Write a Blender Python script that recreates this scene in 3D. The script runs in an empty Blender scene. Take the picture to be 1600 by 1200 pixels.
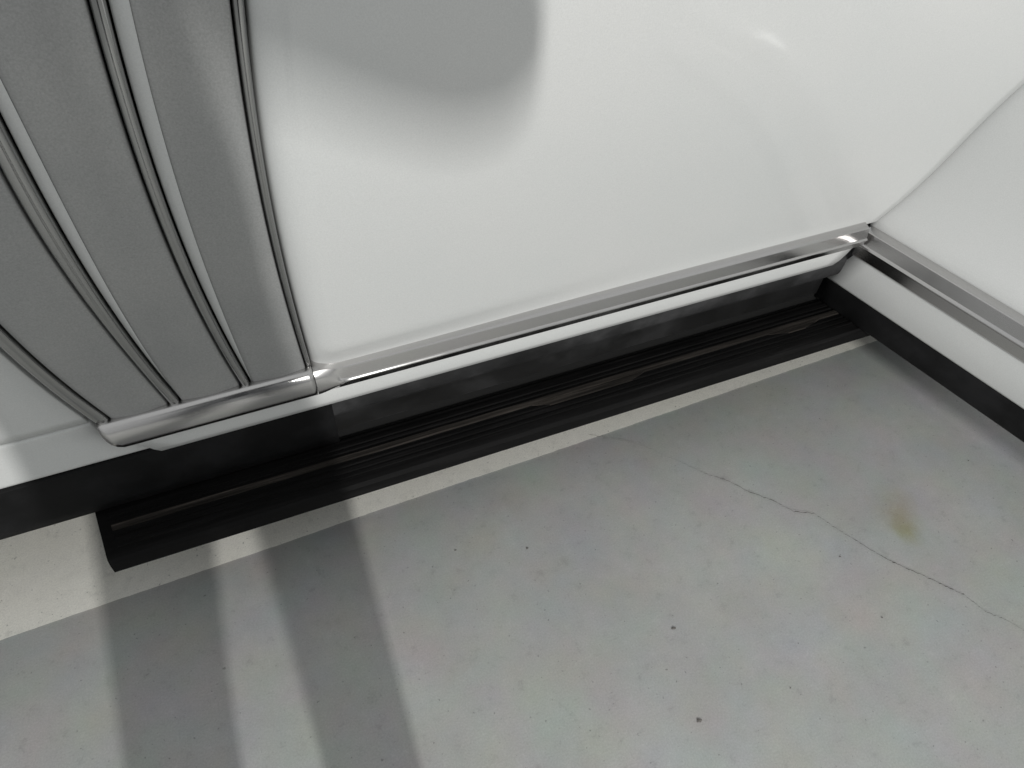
import bpy, bmesh, math, random
from mathutils import Vector, Matrix
random.seed(7)
S = bpy.context.scene
C = S.collection

# ------------------------------------------------------------------ camera
F_PX, W_PX = 1164.0, 1600.0
CAM = Vector((0.0, 0.0, 1.40))
# rows: world axes expressed in camera axes (right, down, forward)
R = ((0.924447889760536, -0.2668026821081041, 0.272419580678801),
     (-0.38096492809065197, -0.676573623679066, 0.630169703577268),
     (0.01618093576330406, -0.6863413586268129, -0.7270995232814585))
cd = bpy.data.cameras.new('camera')
cam = bpy.data.objects.new('camera', cd)
C.objects.link(cam)
cd.sensor_width = 36.0
cd.lens = 36.0 * F_PX / W_PX
cd.clip_start = 0.02
cd.clip_end = 200.0
cam.matrix_world = Matrix(((R[0][0], -R[0][1], -R[0][2], CAM.x),
                           (R[1][0], -R[1][1], -R[1][2], CAM.y),
                           (R[2][0], -R[2][1], -R[2][2], CAM.z),
                           (0, 0, 0, 1)))
S.camera = cam

# ------------------------------------------------------------------ light
w = bpy.data.worlds.new('World')
S.world = w
w.use_nodes = True
wn, wl = w.node_tree.nodes, w.node_tree.links
bg = wn['Background']
bg.inputs['Strength'].default_value = 0.58
_tc = wn.new('ShaderNodeTexCoord'); _sx = wn.new('ShaderNodeSeparateXYZ'); _rp = wn.new('ShaderNodeValToRGB')
wl.new(_tc.outputs['Generated'], _sx.inputs[0]); wl.new(_sx.outputs['Z'], _rp.inputs['Fac'])
_rp.color_ramp.elements[0].position = 0.0; _rp.color_ramp.elements[0].color = (0.74, 0.755, 0.755, 1)
_rp.color_ramp.elements[1].position = 0.75; _rp.color_ramp.elements[1].color = (0.98, 1.0, 1.0, 1)
wl.new(_rp.outputs['Color'], bg.inputs['Color'])

LAMP = Vector((-0.10, -3.30, 2.40))
ld = bpy.data.lights.new('ceiling_lamp', 'AREA')
ld.shape = 'RECTANGLE'
ld.size, ld.size_y = 0.075, 0.36
ld.energy = 111.0
ld.color = (1.0, 0.99, 0.96)
lo = bpy.data.objects.new('ceiling_lamp', ld)
C.objects.link(lo)
lo.location = LAMP
lo.rotation_euler = (Vector((0.3, 0.9, 0.5)) - LAMP).to_track_quat('-Z', 'Y').to_euler()

S.view_settings.view_transform = 'Standard'
S.view_settings.look = 'None'
S.view_settings.exposure = 0.0
S.view_settings.gamma = 1.0

# ------------------------------------------------------------------ pixel -> point helpers
def ray(px, py):
    c = (px - 800.0, py - 600.0, F_PX)
    return Vector([sum(R[i][j] * c[j] for j in range(3)) for i in range(3)])
def on_z(px, py, z=0.0):
    r = ray(px, py)
    return CAM + r * ((z - CAM.z) / r.z)

def smooth_table(tab):
    """Catmull-Rom style interpolation through (u, value) pairs."""
    n = len(tab)
    m = []
    for i in range(n):
        a, b = max(i - 1, 0), min(i + 1, n - 1)
        m.append((tab[b][1] - tab[a][1]) / (tab[b][0] - tab[a][0]))
    def f(u):
        if u <= tab[0][0]: return tab[0][1] + m[0] * (u - tab[0][0])
        if u >= tab[-1][0]: return tab[-1][1] + m[-1] * (u - tab[-1][0])
        for i in range(n - 1):
            if u <= tab[i + 1][0]:
                h = tab[i + 1][0] - tab[i][0]
                t = (u - tab[i][0]) / h
                t2, t3 = t * t, t * t * t
                return ((2*t3 - 3*t2 + 1) * tab[i][1] + (t3 - 2*t2 + t) * h * m[i]
                        + (-2*t3 + 3*t2) * tab[i+1][1] + (t3 - t2) * h * m[i+1])
    return f
# side of the car in section: y for a height z (the viewer is towards -y)
P = smooth_table([(0.40, 0.937), (0.50, 0.930), (0.60, 0.915), (0.70, 0.899), (0.80, 0.883),
                  (0.90, 0.870), (1.00, 0.862), (1.10, 0.861), (1.18, 0.872), (1.24, 0.91)])
def on_side(px, py, off=0.0):
    r = ray(px, py)
    t = 0.9 / r.y
    for _ in range(40):
        q = CAM + r * t
        t += (P(q.z) - off - q.y) / r.y * 0.8
    return CAM + r * t
def edge_fn(pix, off=0.0, lean=0.0):
    """pixel polyline on the body side -> x as a function of height."""
    pts = sorted(((q.z, q.x) for q in (on_side(a, b, off) for a, b in pix)))
    z0 = pts[0][0]
    deg = 3 if len(pts) > 5 else 2
    n = deg + 1
    A = [[sum((z - z0) ** (i + j) for z, x in pts) for j in range(n)] + [sum(x * (z - z0) ** i for z, x in pts)] for i in range(n)]
    for i in range(n):
        p = max(range(i, n), key=lambda r: abs(A[r][i]))
        A[i], A[p] = A[p], A[i]
        for r in range(n):
            if r != i:
                k = A[r][i] / A[i][i]
                A[r] = [u - k * w_ for u, w_ in zip(A[r], A[i])]
    co = [A[i][n] / A[i][i] for i in range(n)]
    zt = pts[-1][0]
    def f(z):
        def ev(u): return sum(c * (u - z0) ** i for i, c in enumerate(co))
        if z > zt: return ev(zt) + (ev(zt) - ev(zt - 0.02)) / 0.02 * (z - zt)
        return ev(z)
    return f

# ------------------------------------------------------------------ materials
def mat(name):
    m = bpy.data.materials.new(name)
    m.use_nodes = True
    nt = m.node_tree
    return m, nt, nt.nodes['Principled BSDF']
def node(nt, t, **kw):
    n = nt.nodes.new(t)
    for k, v in kw.items():
        if k in n.inputs: n.inputs[k].default_value = v
        else: setattr(n, k, v)
    return n
def ramp(nt, fac, stops):
    r = nt.nodes.new('ShaderNodeValToRGB')
    e = r.color_ramp.elements
    while len(e) < len(stops): e.new(0.5)
    for i, (p, c) in enumerate(stops):
        e[i].position = p
        e[i].color = (c[0], c[1], c[2], 1) if isinstance(c, tuple) else (c, c, c, 1)
    nt.links.new(fac, r.inputs['Fac'])
    return r.outputs['Color']
def coords(nt, scale=(1, 1, 1)):
    tc = nt.nodes.new('ShaderNodeTexCoord')
    mp = nt.nodes.new('ShaderNodeMapping')
    mp.inputs['Scale'].default_value = scale
    nt.links.new(tc.outputs['Object'], mp.inputs['Vector'])
    return mp.outputs['Vector']
def noise(nt, vec, scale, detail=4, rough=0.55):
    n = node(nt, 'ShaderNodeTexNoise', Scale=scale, Detail=detail, Roughness=rough)
    nt.links.new(vec, n.inputs['Vector'])
    return n.outputs['Fac']
def bump(nt, h, strength, dist, b):
    n = node(nt, 'ShaderNodeBump', Strength=strength, Distance=dist)
    nt.links.new(h, n.inputs['Height'])
    nt.links.new(n.outputs['Normal'], b.inputs['Normal'])
    return n

def make_paint():
    m, nt, b = mat('white_car_paint')
    v = coords(nt)
    col = ramp(nt, noise(nt, v, 3.0, 5), [(0.3, (0.665, 0.678, 0.672)), (0.7, (0.695, 0.698, 0.69))])
    fl = node(nt, 'ShaderNodeMix', data_type='RGBA', blend_type='MULTIPLY'); fl.inputs[0].default_value = 1.0
    nt.links.new(col, fl.inputs[6])
    nt.links.new(ramp(nt, noise(nt, v, 520, 3, 0.7), [(0.3, 0.93), (0.7, 1.05)]), fl.inputs[7])
    nt.links.new(fl.outputs[2], b.inputs['Base Color'])
    b.inputs['Roughness'].default_value = 0.42
    b.inputs['Coat Weight'].default_value = 0.55
    b.inputs['Coat Roughness'].default_value = 0.06
    n = bump(nt, noise(nt, v, 260, 2), 0.02, 0.001, b)
    nt.links.new(n.outputs['Normal'], b.inputs['Coat Normal'])
    return m
def make_chrome():
    m, nt, b = mat('chrome_trim')
    v = coords(nt)
    b.inputs['Base Color'].default_value = (0.56, 0.55, 0.545, 1)
    b.inputs['Metallic'].default_value = 1.0
    nt.links.new(ramp(nt, noise(nt, v, 14, 6), [(0.35, 0.15), (0.75, 0.27)]), b.inputs['Roughness'])
    return m
def make_silver():
    m, nt, b = mat('grey_satin_panel')
    v = coords(nt)
    col = ramp(nt, noise(nt, v, 6, 6), [(0.3, (0.38, 0.385, 0.385)), (0.7, (0.44, 0.44, 0.435))])
    fl = node(nt, 'ShaderNodeMix', data_type='RGBA', blend_type='MULTIPLY'); fl.inputs[0].default_value = 1.0
    nt.links.new(col, fl.inputs[6])
    nt.links.new(ramp(nt, noise(nt, v, 420, 4, 0.75), [(0.3, 0.82), (0.7, 1.14)]), fl.inputs[7])
    nt.links.new(fl.outputs[2], b.inputs['Base Color'])
    b.inputs['Metallic'].default_value = 0.35
    nt.links.new(ramp(nt, noise(nt, v, 9, 4), [(0.3, 0.36), (0.7, 0.46)]), b.inputs['Roughness'])
    bump(nt, noise(nt, coords(nt, (60, 60, 6)), 12, 3), 0.03, 0.001, b)
    return m
def make_black(name, base, rough, streak=False):
    m, nt, b = mat(name)
    v = coords(nt, (0.9, 22, 22)) if streak else coords(nt)
    n1 = noise(nt, v, 6, 6, 0.65)
    col = ramp(nt, n1, [(0.36, tuple(c * 0.5 for c in base)), (0.5, base), (0.62, tuple(c * 2.0 for c in base)), (0.76, tuple(c * (5.0 if streak else 2.4) for c in base))])
    nt.links.new(col, b.inputs['Base Color'])
    nt.links.new(ramp(nt, n1, [(0.3, rough), (0.8, min(1, rough + 0.25))]), b.inputs['Roughness'])
    b.inputs['Specular IOR Level'].default_value = 0.18 if streak else 0.35
    bump(nt, noise(nt, coords(nt), 420, 2), 0.12, 0.0008, b)
    return m
def plain(name, col, rough, metal=0.0):
    m, nt, b = mat(name)
    v = coords(nt)
    c = ramp(nt, noise(nt, v, 9, 5), [(0.3, tuple(x * 0.88 for x in col)), (0.7, tuple(x * 1.1 for x in col))])
    nt.links.new(c, b.inputs['Base Color'])
    b.inputs['Roughness'].default_value = rough
    b.inputs['Metallic'].default_value = metal
    return m
PAINT, CHROME, SILVER = make_paint(), make_chrome(), make_silver()
BARM = make_chrome(); BARM.name = 'smoked_chrome_bar'
BARM.node_tree.nodes['Principled BSDF'].inputs['Base Color'].default_value = (0.40, 0.40, 0.395, 1)
CLAD = make_black('black_sill_plastic', (0.028, 0.028, 0.029), 0.45)
RUBBER_SHADE = make_black('matt_black_rubber_shade', (0.0075, 0.0075, 0.008), 0.6)  # door edge black; on the sill a darker copy with shade in the colour
RUBBER_SHADE.node_tree.nodes['Principled BSDF'].inputs['Specular IOR Level'].default_value = 0.2
TREAD = make_black('worn_black_rubber', (0.0035, 0.0033, 0.0034), 0.62, True)
DUSTY = make_black('dusty_tread', (0.024, 0.021, 0.0185), 0.75, True)
DARK = plain('black_recess', (0.006, 0.006, 0.006), 0.8)

STAIN = on_z(1405, 800)
STAIN2 = on_z(800, 790)
SPECKS = [(1052, 982, 6), (1092, 1126, 6.5), (824, 857, 4), (712, 860, 3), (1378, 965, 3), (1312, 520 + 350, 2.5),
          (1513, 720, 2), (1235, 1075, 2)]
def make_concrete(name, pale):
    m, nt, b = mat(name)
    L = nt.links
    v = coords(nt)
    big = noise(nt, v, 2.6, 5, 0.6)
    fine = noise(nt, v, 34, 6, 0.7)
    if pale:
        lo_, hi_ = (0.88, 0.865, 0.79), (0.93, 0.915, 0.85)
    else:
        lo_, hi_ = (0.385, 0.395, 0.385), (0.455, 0.455, 0.44)
    c1 = ramp(nt, big, [(0.3, lo_), (0.7, hi_)])
    # soft colour mottling
    nc = node(nt, 'ShaderNodeTexNoise', Scale=9.0, Detail=3.0)
    L.new(v, nc.inputs['Vector'])
    hs = node(nt, 'ShaderNodeMix', data_type='RGBA', blend_type='OVERLAY')
    hs.inputs[0].default_value = 0.10
    L.new(c1, hs.inputs[6]); L.new(nc.outputs['Color'], hs.inputs[7])
    mx = node(nt, 'ShaderNodeMix', data_type='RGBA', blend_type='MULTIPLY')
    mx.inputs[0].default_value = 1.0
    L.new(hs.outputs[2], mx.inputs[6])
    L.new(ramp(nt, fine, [(0.28, 0.80), (0.42, 0.965), (0.6, 1.0), (0.75, 1.10)]), mx.inputs[7])
    col = mx.outputs[2]
    gr = node(nt, 'ShaderNodeMix', data_type='RGBA', blend_type='MULTIPLY'); gr.inputs[0].default_value = 1.0
    L.new(col, gr.inputs[6]); L.new(ramp(nt, noise(nt, v, 300, 4, 0.75), [(0.28, 0.84), (0.72, 1.12)]), gr.inputs[7])
    col = gr.outputs[2]
    # small pits
    pit = noise(nt, v, 120, 2, 0.5)
    mp = node(nt, 'ShaderNodeMix', data_type='RGBA', blend_type='MULTIPLY')
    mp.inputs[0].default_value = 1.0
    L.new(col, mp.inputs[6]); L.new(ramp(nt, pit, [(0.24, 0.62), (0.31, 1.0)]), mp.inputs[7])
    col = mp.outputs[2]
    if not pale:
        geo = nt.nodes.new('ShaderNodeNewGeometry')
        wob = node(nt, 'ShaderNodeTexNoise', Scale=16.0, Detail=4.0)
        L.new(v, wob.inputs['Vector'])
        def blob(centre, rad, tint, amt, sx=1.0):
            nonlocal col
            sub = node(nt, 'ShaderNodeVectorMath', operation='SUBTRACT')
            L.new(geo.outputs['Position'], sub.inputs[0]); sub.inputs[1].default_value = centre
            sc = node(nt, 'ShaderNodeVectorMath', operation='MULTIPLY')
            L.new(sub.outputs[0], sc.inputs[0]); sc.inputs[1].default_value = (1 / sx, 1, 0)
            ln = node(nt, 'ShaderNodeVectorMath', operation='LENGTH')
            L.new(sc.outputs[0], ln.inputs[0])
            ad = node(nt, 'ShaderNodeMath', operation='MULTIPLY_ADD')
            L.new(wob.outputs['Fac'], ad.inputs[0]); ad.inputs[1].default_value = rad * 1.5
            L.new(ln.outputs['Value'], ad.inputs[2])
            f = ramp(nt, ad.outputs[0], [(rad * 0.75, amt), (rad * 1.75, 0.0)])
            mm = node(nt, 'ShaderNodeMix', data_type='RGBA', blend_type='MULTIPLY')
            L.new(f, mm.inputs[0]); L.new(col, mm.inputs[6]); mm.inputs[7].default_value = (*tint, 1)
            col = mm.outputs[2]
        blob(tuple(STAIN), 0.085, (0.88, 0.83, 0.66), 0.85, 0.8)
        blob(tuple(on_z(1422, 832)), 0.045, (0.84, 0.78, 0.55), 0.9, 0.8)
        blob(tuple(STAIN2), 0.06, (0.9, 0.87, 0.8), 0.5, 1.0)
    L.new(col, b.inputs['Base Color'])
    L.new(ramp(nt, big, [(0.3, 0.52), (0.7, 0.68)]), b.inputs['Roughness'])
    b.inputs['Specular IOR Level'].default_value = 0.35
    bump(nt, fine, 0.10, 0.002, b)
    return m
FLOOR = make_concrete('grey_sealed_concrete', False)
PALE = make_concrete('pale_floor_paint', True)
CRACK = plain('crack_dirt', (0.085, 0.08, 0.075), 0.9)
GRIT = plain('grit', (0.15, 0.14, 0.13), 0.9)
CRACKP = plain('crack_dirt_pale', (0.30, 0.29, 0.26), 0.9)

# ------------------------------------------------------------------ mesh helpers
def link(name, verts, faces, material, parent=None, smooth=True, kind=None):
    me = bpy.data.meshes.new(name)
    me.from_pydata([tuple(v) for v in verts], [], faces)
    bm = bmesh.new(); bm.from_mesh(me)
    bmesh.ops.recalc_face_normals(bm, faces=bm.faces)
    bm.to_mesh(me); bm.free()
    me.materials.append(material)
    if smooth:
        me.polygons.foreach_set('use_smooth', [True] * len(me.polygons))
    o = bpy.data.objects.new(name, me)
    C.objects.link(o)
    if parent is not None:
        o.parent = parent
        par = parent
        base = Vector((0, 0, 0))
        while par is not None:
            base += par.location
            par = par.parent
        o.location = -base if parent.parent is None else Vector((0, 0, 0))
    if kind: o['kind'] = kind
    return o
def sharp(o, deg=35):
    me = o.data
    bm = bmesh.new(); bm.from_mesh(me)
    for e in bm.edges:
        if len(e.link_faces) == 2 and e.calc_face_angle(0) > math.radians(deg): e.smooth = False
    bm.to_mesh(me); bm.free()
def grid(rows, closed=False):
    """rows of equal-length point lists -> verts, faces"""
    n = len(rows[0]); v = [p for r in rows for p in r]; f = []
    for i in range(len(rows) - 1):
        for j in range(n - 1 + (1 if closed else 0)):
            k = (j + 1) % n
            f.append((i*n + j, i*n + k, (i+1)*n + k, (i+1)*n + j))
    return v, f
def capped(rows):
    """closed-section sweep with end caps"""
    v, f = grid(rows, True); n = len(rows[0])
    f.append(tuple(range(n)))
    f.append(tuple(range((len(rows) - 1) * n, len(rows) * n)))
    return v, f
def lin(a, b, n): return [a + (b - a) * i / (n - 1) for i in range(n)]

# ------------------------------------------------------------------ floor
def floor_sheet():
    e = 14.0
    o = link('floor', [(-e, -e, 0), (e, -e, 0), (e, e, 0), (-e, e, 0)], [(0, 1, 2, 3)], FLOOR, smooth=False, kind='structure')
    return o
floor = floor_sheet()

# pale painted band: its visible long edge, slightly uneven
def band():
    pix = [(-700, 1230), (-300, 1100), (0, 1001), (130, 955), (300, 897), (420, 857), (560, 806), (700, 759), (850, 712), (1000, 661), (1180, 598), (1365, 535), (1500, 488), (1800, 380)]
    base = [on_z(*p) for p in pix]
    for q in base:
        yl = 0.944 + (q.x + 0.65) * 0.0225
        q.y = yl + 0.35 * max(-0.02, min(0.02, q.y - yl))
    pts = []
    for a, b_ in zip(base[:-1], base[1:]):
        n = max(2, int((b_ - a).length / 0.012))
        for i in range(n):
            q = a.lerp(b_, i / n)
            q.y += random.uniform(-0.0005, 0.0005)
            pts.append(q)
    pts.append(base[-1])
    rows = [[Vector((p.x, p.y, 0.003)) for p in pts], [Vector((p.x, p.y + 0.42, 0.003)) for p in pts]]
    v, f = grid(rows)
    return link('painted_band', v, f, PALE, floor, smooth=False, kind='structure')
band()

# hairline crack running through the slab
def crack():
    pix = [(918, 680), (945, 685), (975, 690), (1010, 700), (1050, 718), (1075, 729), (1100, 741), (1135, 752), (1170, 770),
           (1205, 783), (1240, 801), (1270, 803), (1300, 824), (1335, 845), (1370, 867), (1400, 883), (1440, 900), (1475, 917), (1505, 931), (1540, 958), (1575, 972), (1600, 987), (1660, 1020), (1760, 1060)]
    wd = [0.5, 0.7, 0.6, 0.3, 0.25, 0.4, 0.6, 0.8, 1.1, 1.0, 1.1, 1.0, 0.8, 1.1, 1.3, 1.5, 1.2, 1.5, 1.3, 0.8, 0.6, 0.6, 0.6, 0.5]
    base = [on_z(*p) for p in pix]
    pts, ws = [], []
    for i in range(len(base) - 1):
        n = 9
        for k in range(n):
            t = k / n
            q = base[i].lerp(base[i+1], t)
            q.x += random.uniform(-0.0013, 0.0013); q.y += random.uniform(-0.0016, 0.0016)
            pts.append(q); ws.append((wd[i] * (1 - t) + wd[i+1] * t) * random.uniform(0.5, 1.5) * 0.0015)
    rows = [[p + Vector((0, -a / 2, 0.0045)) for p, a in zip(pts, ws)], [p + Vector((0, a / 2, 0.0045)) for p, a in zip(pts, ws)]]
    n0 = 27
    v, f = grid([r[n0 - 1:] for r in rows])
    link('crack', v, f, CRACK, floor, smooth=False)
    v, f = grid([r[:n0] for r in rows])
    link('crack', v, f, CRACKP, floor, smooth=False)
crack()

def specks():
    for px, py, s in SPECKS:
        c = on_z(px, py)
        r = s * 0.00085
        n = 9
        ring = []
        for i in range(n):
            a = 2 * math.pi * i / n
            k = r * random.uniform(0.45, 1.25)
            ring.append(Vector((c.x + math.cos(a) * k, c.y + math.sin(a) * k * 0.8, 0.0012)))
        v = ring + [Vector((c.x, c.y, 0.0012 + r * 0.6))]
        f = [(i, (i + 1) % n, n) for i in range(n)]
        link('grit', v, f, GRIT, floor)
specks()

# ------------------------------------------------------------------ the car
car = bpy.data.objects.new('car', None)
C.objects.link(car)
car.location = (0.4, 0.95, 0.0)
car['label'] = 'white car with chrome sill trim, grey ribbed side panels and one door standing open'
car['category'] = 'car'
bpy.context.view_layer.update()

ZT = 0.517                      # where the panels sit down on the chrome moulding
ZTOP = 1.235
shut_in  = edge_fn([(-60, 445), (0, 512), (49, 557), (105, 604), (161, 647)])
shut_out = edge_fn([(-70, 470), (0, 544), (49, 584), (94, 621), (146, 659)])
A_l = edge_fn([(0, 259), (37, 330), (94, 412), (124, 460), (161, 509), (210, 565), (262, 627)])
A_r = edge_fn([(0, 191), (49, 277), (101, 375), (142, 446), (169, 486), (225, 557), (279, 624)])
A_s = edge_fn([(0, 124), (34, 187), (75, 270), (124, 367), (161, 440), (235, 556), (281, 622)])
B_l = edge_fn([(137, 0), (161, 82), (187, 161), (225, 277), (262, 386), (289, 446), (315, 490), (349, 550), (375, 600)])
B_r = edge_fn([(165, 0), (180, 60), (202, 142), (232, 232), (262, 330), (308, 446), (334, 490), (360, 546), (389, 596)])
B_s = edge_fn([(202, 0), (221, 86), (247, 187), (285, 311), (330, 443), (372, 546), (394, 595)])
C_l = edge_fn([(362, 0), (375, 94), (390, 210), (409, 300), (424, 375), (439, 446), (450, 471), (465, 524), (478, 571)])
C_r = edge_fn([(382, 0), (392, 112), (411, 232), (424, 319), (435, 375), (450, 446), (461, 467), (471, 524), (486, 569)])
E_x = edge_fn([(1352, 358), (1366, 349), (1412, 312), (1475, 250), (1537, 191), (1600, 130)])
E_top = E_x(0.84)
_E = E_x
def E_x(z):
    return _E(z) if z < 0.80 else _E(0.80) + (_E(0.80) - _E(0.78)) / 0.02 * (0.28 * (1 - math.exp(-(z - 0.80) / 0.28)))

def side(x, z, off=0.0): return Vector((x, P(z) - off, z))

# --- ribbed panel: black backing, three plates, four chrome bars, lips painted pale as a reflection
ZS = lin(ZT - 0.004, ZTOP - 0.03, 44)
def strip(name, xl, xr, prof, material, zs=ZS, parent=car):
    """surface between two edges; prof = list of (u, off)"""
    rows = []
    for z in zs:
        a, b_ = xl(z), xr(z)
        rows.append([side(a + (b_ - a) * u, z, o) for u, o in prof])
    v, f = grid(rows)
    return link(name, v, f, material, parent)
ribs = strip('ribbed_panel', lambda z: shut_out(z) + 0.0035, lambda z: C_r(z) + 0.03, [(0, -0.020), (1, -0.020)], DARK)
GAP = 0.0022
def plate(xl, xr, flush=False):
    n = 12
    prof = [(0.0, 0.0004), (0.006, 0.0008)] if flush else [(0.0, -0.016), (0.0, -0.002), (0.006, 0.000)]
    prof += [(0.02 + 0.96 * i / n, 0.0015 + 0.0055 * math.sin(math.pi * (0.05 + 0.9 * i / n))) for i in range(n + 1)]
    prof += [(0.994, 0.0), (1.0, -0.002), (1.0, -0.016)]
    o = strip('plate', xl, xr, prof, SILVER, parent=ribs)
    return o
plate(lambda z: shut_in(z) + GAP, lambda z: A_l(z) - GAP)
plate(lambda z: A_s(z) + 0.0002, lambda z: B_l(z) - GAP, True)
plate(lambda z: B_s(z) + 0.0002, lambda z: C_l(z) - GAP, True)
def bar(xl, xr, h=0.010):
    prof = [(0.0, -0.018)] + [(0.5 - 0.5 * math.cos(math.pi * i / 10), h * math.sin(math.pi * i / 10) ** 0.7 - 0.003) for i in range(11)] + [(1.0, -0.018)]
    return strip('chrome_bar', lambda z: min(xl(z), xr(z) - 0.006), xr, prof, BARM, parent=ribs)
bar(shut_out, shut_in)
bar(A_l, A_r)
bar(B_l, B_r)
bar(C_l, C_r, 0.006)
def lip(xl, xs):  # white paint stands in for the bright reflection on the plate's bevel
    prof = [(0.0, -0.016), (0.0, -0.006), (0.15, -0.0035), (0.85, 0.0005), (1.0, 0.0008)]
    return strip('reflection_lip', lambda z: xl(z) + GAP, lambda z: max(xs(z), xl(z) + GAP + 0.001), prof, PAINT, parent=ribs)
lip(A_r, A_s)
lip(B_r, B_s)

# --- big white panel, proud of the ribs with a rolled front edge
def white_panel():
    rows = []
    RX = 0.045
    for z in lin(ZT - 0.012, ZTOP, 60):
        kz = min(1.0, max(0.0, (z - 0.500) / 0.07)); PR = 0.004 + 0.020 * (3*kz*kz - 2*kz**3)
        xl, xr = C_r(max(z, 0.52)) + 0.0015, E_x(z)
        row = []
        for i in range(13):
            a = math.pi / 2 * i / 12
            row.append(side(xl + RX * (1 - math.cos(a)), z, -0.020 + (PR + 0.020) * math.sin(a) ** 0.85))
        n = 46
        for i in range(1, n + 1):
            x = xl + RX + (xr - xl - RX) * i / n
            k = min(1.0, (x - xl - RX) / 0.7)
            row.append(side(x, z, PR * (1 - (3*k*k - 2*k*k*k))))
        # return flange at the shut line
        row.append(side(xr + 0.0025, z, -0.003))
        row.append(side(xr + 0.003, z, -0.030))
        rows.append(row)
    v, f = grid(rows)
    return link('side_panel', v, f, PAINT, car)
white_panel()

# --- front fender and the painted sill below it
def front_fender():
    rows = []
    for z in lin(ZT + 0.001, ZTOP, 44):
        xr = shut_out(z) - 0.0075
        row = [side(-1.9 + (xr + 1.9) * i / 30, z, 0.0) for i in range(31)]
        row += [side(xr + 0.001, z, -0.003), side(xr + 0.001, z, -0.03)]
        rows.append(row)
    z0 = ZT + 0.001
    rows.insert(0, [p + Vector((0, 0.02, -0.001)) for p in rows[0]])
    v, f = grid(rows)
    link('front_fender', v, f, PAINT, car)
front_fender()
SILL_END = [(0.516, -0.300), (0.500, -0.296), (0.470, -0.272), (0.445, -0.252), (0.418, -0.226)]
sill_end = smooth_table(sorted((z, on_side(px, py).x) for z, (px, py) in zip((0.52, 0.50, 0.475, 0.455, 0.418), ((148, 661), (157, 668), (178, 683), (205, 691), (246, 704)))))
def sill_front():
    rows = []
    for z in [0.5155, 0.514] + lin(0.508, 0.424, 10) + [0.419, 0.4165, 0.416]:
        xr = sill_end(z) - 0.0075
        inn = {0.5155: -0.02, 0.514: -0.001, 0.4165: -0.006, 0.416: -0.03}.get(z, 0.0)
        rows.append([side(-1.9 + (xr + 1.9) * i / 20, z, inn) for i in range(21)] + [side(xr, z, inn - 0.03)])
    v, f = grid(rows)
    link('front_sill', v, f, PAINT, car)
sill_front()

# --- chrome moulding: broad rounded length under the ribs, crisper length under the white panel
def sweep(name, sec, x0s, x1s, material, n=40, parent=car):
    """sec: closed list of (y, z); x0s/x1s functions of z give the slanted ends"""
    rows = []
    for i in range(n + 1):
        t = i / n
        rows.append([Vector((x0s(z) + (x1s(z) - x0s(z)) * t, y, z)) for y, z in sec])
    v, f = capped(rows)
    return link(name, v, f, material, parent)
XJ = 0.036
def arc(t):
    a_ = math.radians(100 - 200 * t)
    return (0.927 - 0.022 * math.cos(a_) ** 0.8 if math.cos(a_) > 0 else 0.927, 0.485 + 0.0315 * math.sin(a_))
sec_l = [(0.950, 0.517)] + [arc(i / 11) for i in range(12)] + [(0.950, 0.453)]
o = sweep('chrome_moulding', sec_l, lambda z: sill_end(z) + 0.002, lambda z: XJ, CHROME)
sec_r = [(0.950, 0.5135), (0.926, 0.513), (0.9135, 0.5085), (0.9115, 0.507), (0.9103, 0.500), (0.9083, 0.4855), (0.9062, 0.4845),
         (0.9048, 0.4825), (0.9048, 0.4805), (0.9062, 0.4785), (0.9075, 0.4775), (0.9118, 0.4645), (0.916, 0.4625), (0.950, 0.462)]
def blended_moulding():
    rows = []
    xs = [XJ + 0.001 + 0.06 * i / 14 for i in range(14)] + lin(XJ + 0.062, 1.196, 36)
    for x in xs:
        k = min(1.0, (x - XJ) / 0.06); k = 3*k*k - 2*k**3
        rows.append([Vector((x, yl + (yr - yl) * k, zl + (zr - zl) * k)) for j, ((yl, zl), (yr, zr)) in enumerate(zip(sec_l, sec_r))])
    v, f = capped(rows)
    return link('chrome_moulding', v, f, CHROME, car)
mould = blended_moulding()
sharp(mould, 18)

# white strip under the chrome, ending in a slanted tip near the hinge
def tip_end(z): return 1.150 + (z - 0.41) / 0.05 * 0.046
sec_w = [(0.950, 0.4605), (0.931, 0.460), (0.926, 0.452), (0.9245, 0.438), (0.925, 0.424), (0.928, 0.413), (0.934, 0.4102), (0.950, 0.4098)]
sweep('sill_strip', sec_w, lambda z: sill_end(z) + 0.004, tip_end, PAINT)

# black lower sill
sec_c = [(0.990, 0.409), (0.9375, 0.4085), (0.9375, 0.405), (0.940, 0.380), (0.945, 0.345), (0.951, 0.300), (0.956, 0.276), (0.966, 0.270), (1.00, 0.270)]
sweep('black_sill', sec_c, lambda z: -1.9, lambda z: 0.055, RUBBER_SHADE)  # the person's shadow is put into this darker length, ending at its edge
sec_d = [(0.990, 0.408), (0.9385, 0.4075), (0.9385, 0.405), (0.9395, 0.390), (0.942, 0.370), (0.945, 0.362), (0.952, 0.357), (0.975, 0.352), (0.980, 0.280), (1.00, 0.275)]
sweep('black_sill', sec_d, lambda z: -0.34, lambda z: 2.6, CLAD)  # same sill in its lit tone
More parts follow.
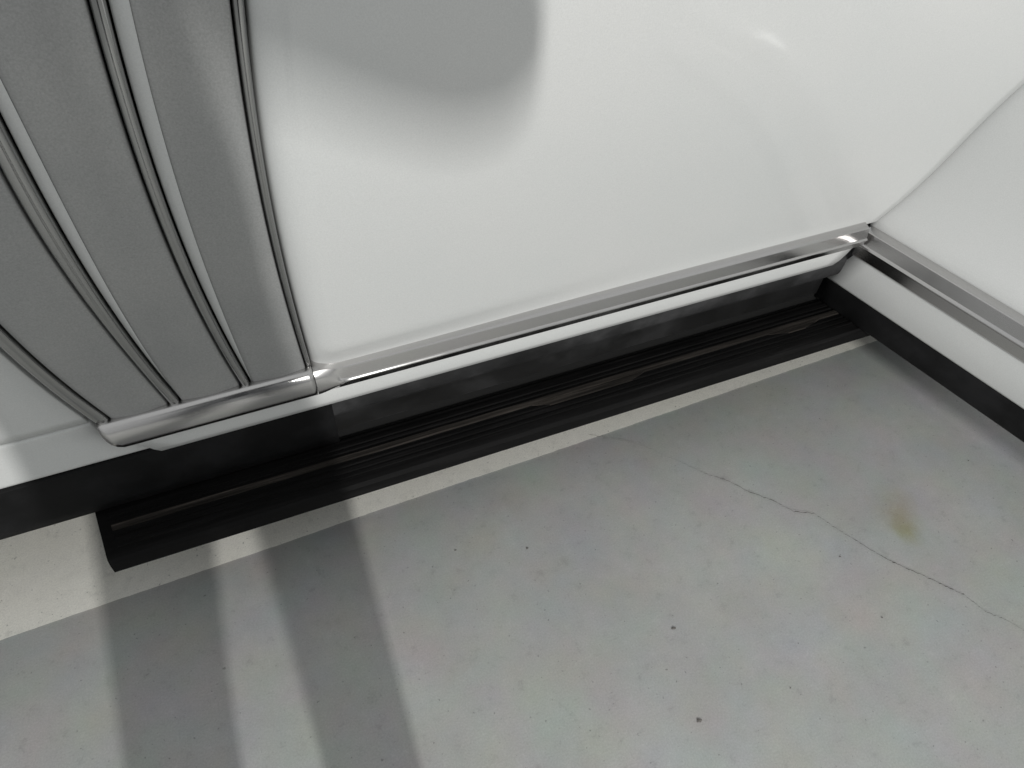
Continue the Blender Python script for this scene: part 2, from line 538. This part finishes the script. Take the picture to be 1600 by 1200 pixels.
# underbody and body shell behind the panels
def box(name, a, b, material, parent=car):
    x0, y0, z0 = a; x1, y1, z1 = b
    v = [(x0, y0, z0), (x1, y0, z0), (x1, y1, z0), (x0, y1, z0), (x0, y0, z1), (x1, y0, z1), (x1, y1, z1), (x0, y1, z1)]
    f = [(0, 3, 2, 1), (4, 5, 6, 7), (0, 1, 5, 4), (1, 2, 6, 5), (2, 3, 7, 6), (3, 0, 4, 7)]
    o = link(name, v, f, material, parent, smooth=False)
    m = o.modifiers.new('bevel', 'BEVEL'); m.width = 0.006; m.segments = 2
    return o
box('underbody', (-1.9, 0.985, 0.24), (2.6, 2.6, 0.40), DARK)
box('body_shell', (-1.9, 1.0, 0.42), (1.17, 2.55, 1.20), DARK)
box('door_sill', (1.18, 0.965, 0.41), (2.5, 1.10, 0.47), DARK)

# --- running board with grooved top
ZB = 0.268
bl0, bl1 = on_z(180, 896, 0.232), on_z(152, 818, ZB)
BY0 = on_z(800, 700.5, 0.232).y
def board_end(y): return bl0.x + (bl1.x - bl0.x) * (y - BY0) / (bl1.y - BY0)
def running_board():
    y0 = BY0
    sec = [(y0 + 0.004, 0.228), (y0, 0.234), (y0 + 0.001, 0.256), (y0 + 0.006, 0.2635), (y0 + 0.012, ZB - 0.003), (y0 + 0.02, ZB - 0.003), (0.966, ZB - 0.004), (0.975, ZB - 0.01), (0.975, 0.228)]
    rows = []
    n = 30
    for i in range(n + 1):
        t = i / n
        rows.append([Vector((board_end(y) + (2.45 - board_end(y)) * t, y, z)) for y, z in sec])
    v, f = capped(rows)
    o = link('running_board', v, f, TREAD, car)
    sharp(o, 30)
    return o
rb = running_board()
def tread(y, wd, h, material, x0=None, x1=2.43, taper=0.0):
    sec = [(y, ZB - 0.005), (y + 0.001, ZB - 0.003 + h), (y + wd - 0.001, ZB - 0.003 + h), (y + wd, ZB - 0.005)]
    rows = []
    for t in lin(0, 1, 16):
        row = []
        for j, (yy, zz) in enumerate(sec):
            a = (board_end(yy) + 0.02) if x0 is None else x0
            k = min(1.0, min(t, 1 - t) / taper) if taper else 1.0
            row.append(Vector((a + (x1 - a) * t, y + wd - (y + wd - yy) * (k if taper else 1.0), zz)))
        rows.append(row)
    v, f = capped(rows)
    return link('tread', v, f, material, rb, smooth=False)
for _i, (_dy, _w) in enumerate(((0.024, 0.007), (0.036, 0.009), (0.050, 0.006), (0.084, 0.006), (0.095, 0.010))):
    tread(BY0 + _dy, _w, 0.0025, TREAD)
tread(BY0 + 0.0635, 0.0125, 0.0035, DUSTY)
tread(BY0 + 0.0500, 0.0132, 0.0033, DUSTY, 0.44, 0.70, 0.12)
tread(BY0 + 0.0500, 0.0132, 0.0033, DUSTY, 1.02, 1.16, 0.3)

# --- open door: swings out towards the viewer from the rear end of the white panel
D = Vector((0.1945, -0.9809, 0.0))          # along the door, outwards
NB = Vector((0.9809, 0.1945, 0.0))          # door's back side
ZC_T, ZC_B = 0.492, 0.437                   # chrome strip on the door
def door_plane_z(px, py):
    r = ray(px, py)
    o0 = Vector((1.204, 0.93, 0))
    t = NB.dot(o0 - CAM) / NB.dot(r)
    return (CAM + r * t)
ZC_T = (door_plane_z(1352, 359).z + door_plane_z(1600, 514).z) / 2
ZC_M = (door_plane_z(1342, 378).z + door_plane_z(1600, 540).z) / 2
ZC_B = (door_plane_z(1335, 393).z + door_plane_z(1600, 572).z) / 2
ZW_B = (door_plane_z(1310, 447).z + door_plane_z(1600, 642).z) / 2
ZK_B = (door_plane_z(1365, 532).z + door_plane_z(1592, 696).z) / 2
print('door heights', ZC_T, ZC_M, ZC_B, ZW_B, ZK_B)
DL = 1.08
DOOR0 = Vector((1.204, 0.93, 0))
def door_skin():
    rows = []
    zs = [ZC_T - 0.01] + lin(ZC_T + 0.001, ZTOP, 50)
    for z in zs:
        zz = max(z, ZC_T + 0.001)
        e = Vector((E_x(zz) if zz > 0.5 else E_x(0.5), P(zz), z)) + NB * 0.013
        row = [e + NB * 0.05 - D * 0.03, e + NB * 0.004 - D * 0.012, e - D * 0.008]
        row += [e + D * (DL * i / 30) for i in range(31)]
        row += [e + D * (DL + 0.004) + NB * 0.004, e + D * (DL + 0.004) + NB * 0.05]
        rows.append(row)
    v, f = grid(rows)
    return link('open_door', v, f, PAINT, car)
door = door_skin()
def door_sweep(name, sec, t0, t1, material, n=24):
    """sec: closed list of (back offset, z); t0 is a function of z"""
    rows = []
    for i in range(n + 1):
        k = i / n
        rows.append([DOOR0 + NB * b + D * (t0(z) + (t1 - t0(z)) * k) + Vector((0, 0, z)) for b, z in sec])
    v, f = capped(rows)
    return link(name, v, f, material, door)
dz = ZC_T - ZC_B
o = door_sweep('chrome_moulding', [(0.030, ZC_T), (0.005, ZC_T), (0.003, ZC_T - 0.001), (-0.004, ZC_M + 0.005), (-0.0075, ZC_M + 0.0035), (-0.0095, ZC_M + 0.001), (-0.0095, ZC_M - 0.001), (-0.007, ZC_M - 0.004), (-0.006, ZC_B + 0.004), (-0.004, ZC_B + 0.001), (0.001, ZC_B), (0.03, ZC_B)], lambda z: 0.0, DL - 0.01, CHROME)
sharp(o, 22)
def wt0(z): return -0.03 - 0.0 * z
door_sweep('lower_band', [(0.030, ZC_B - 0.001), (0.003, ZC_B - 0.0015), (0.000, ZC_B - 0.006), (0.000, ZW_B + 0.006), (0.002, ZW_B + 0.001), (0.006, ZW_B), (0.03, ZW_B)], lambda z: -0.045 * (ZC_B - z) / (ZC_B - ZW_B) + 0.002, DL - 0.01, PAINT)
door_sweep('black_edge', [(0.06, ZW_B - 0.001), (0.008, ZW_B - 0.0015), (0.006, ZW_B - 0.006), (0.006, ZK_B + 0.008), (0.009, ZK_B + 0.002), (0.015, ZK_B), (0.06, ZK_B)], lambda z: -0.05, DL - 0.01, RUBBER_SHADE)
# inner side of the door
def inner_panel():
    rows = []
    for z in lin(ZK_B + 0.005, ZTOP - 0.01, 14):
        zz = max(z, 0.50)
        e = Vector((E_x(zz), P(zz), z)) + NB * 0.056
        a, b_ = e + D * 0.02, e + D * (DL - 0.01)
        rows.append([a, b_, b_ + NB * 0.06, a + NB * 0.06])
    v, f = capped(rows)
    o = link('inner_panel', v, f, CLAD, door, smooth=False)
inner_panel()

# ------------------------------------------------------------------ the person taking the photograph (behind the camera; casts the shadows)
def skin_body(name, joints, bones, rad, material, root, parent=None, levels=2):
    names = list(joints)
    me = bpy.data.meshes.new(name)
    me.from_pydata([joints[n] for n in names], [(names.index(a), names.index(b)) for a, b in bones], [])
    me.materials.append(material)
    o = bpy.data.objects.new(name, me)
    C.objects.link(o)
    o.modifiers.new('skin', 'SKIN').use_smooth_shade = True
    sv = me.skin_vertices[0].data if me.skin_vertices else None
    if sv is None:
        bm = bmesh.new(); bm.from_mesh(me); bm.verts.layers.skin.verify(); bm.to_mesh(me); bm.free()
        sv = me.skin_vertices[0].data
    for i, n in enumerate(names):
        r = rad[n]
        sv[i].radius = r if isinstance(r, tuple) else (r, r)
        sv[i].use_root = (n == root)
    s = o.modifiers.new('sub', 'SUBSURF'); s.levels = levels; s.render_levels = levels
    if parent: o.parent = parent
    return o
SKINM = plain('skin', (0.45, 0.28, 0.21), 0.5)
JACKET = plain('dark_jacket_cloth', (0.045, 0.047, 0.055), 0.85)
CX, CY = -0.175, -0.24
J = dict(pelvis=(CX, CY, 0.95), waist=(CX, CY, 1.10), chest=(CX + 0.005, CY + 0.01, 1.32), neck0=(CX + 0.005, CY + 0.03, 1.50), neck=(CX + 0.01, CY + 0.05, 1.57),
         head=(CX + 0.02, CY + 0.085, 1.67), crown=(CX + 0.02, CY + 0.08, 1.76),
         hl=(CX - 0.10, CY, 0.87), kl=(CX - 0.126, CY + 0.03, 0.48), al=(CX - 0.116, CY, 0.09), tl=(CX - 0.15, CY + 0.16, 0.035),
         hr=(CX + 0.10, CY, 0.87), kr=(CX + 0.118, CY + 0.03, 0.48), ar=(CX + 0.120, CY, 0.09), tr=(CX + 0.14, CY + 0.16, 0.035),
         sl=(CX - 0.165, CY + 0.01, 1.47), el=(CX - 0.20, CY + 0.08, 1.20), wl=(CX + 0.02, CY + 0.20, 1.33), pl=(CX + 0.075, CY + 0.205, 1.36),
         sr=(CX + 0.185, CY + 0.02, 1.48), er=(0.225, CY + 0.08, 1.310), wr=(0.222, CY + 0.15, 1.43), pr=(0.10, CY + 0.21, 1.44))
RAD = dict(pelvis=(0.165, 0.115), waist=(0.155, 0.105), chest=(0.175, 0.115), neck0=(0.10, 0.08), neck=0.055, head=(0.075, 0.092), crown=(0.055, 0.065),
           hl=0.098, kl=0.080, al=0.070, tl=(0.042, 0.03), hr=0.090, kr=0.072, ar=0.062, tr=(0.042, 0.03),
           sl=0.066, el=0.055, wl=0.036, pl=(0.036, 0.022), sr=0.080, er=0.074, wr=0.060, pr=(0.045, 0.03))
BN = [('pelvis', 'waist'), ('waist', 'chest'), ('chest', 'neck0'), ('neck0', 'neck'), ('neck', 'head'), ('head', 'crown'),
      ('pelvis', 'hl'), ('hl', 'kl'), ('kl', 'al'), ('al', 'tl'), ('pelvis', 'hr'), ('hr', 'kr'), ('kr', 'ar'), ('ar', 'tr'),
      ('neck0', 'sl'), ('sl', 'el'), ('el', 'wl'), ('wl', 'pl'), ('neck0', 'sr'), ('sr', 'er'), ('er', 'wr'), ('wr', 'pr')]
person = skin_body('person', J, BN, RAD, JACKET, 'pelvis')
person['label'] = 'person in dark clothes standing beside the car, holding up a phone'
person['category'] = 'person'

def phone():
    m = cam.matrix_world
    w2, h2, t = 0.080, 0.0375, 0.0045
    v = [m @ Vector((x - 0.05, y - 0.01, z + 0.016)) for z in (-t, t) for x, y in ((-w2, -h2), (w2, -h2), (w2, h2), (-w2, h2))]
    f = [(0, 1, 2, 3), (4, 5, 6, 7), (0, 1, 5, 4), (1, 2, 6, 5), (2, 3, 7, 6), (3, 0, 4, 7)]
    o = link('phone', v, f, CLAD, None, smooth=False)
    b = o.modifiers.new('bevel', 'BEVEL'); b.width = 0.004; b.segments = 3
    o['label'] = 'dark slab phone held up in the hands of the person'
    o['category'] = 'phone'
phone()

# ------------------------------------------------------------------ render
S.render.engine = 'CYCLES'
S.render.resolution_x, S.render.resolution_y = 1024, 768
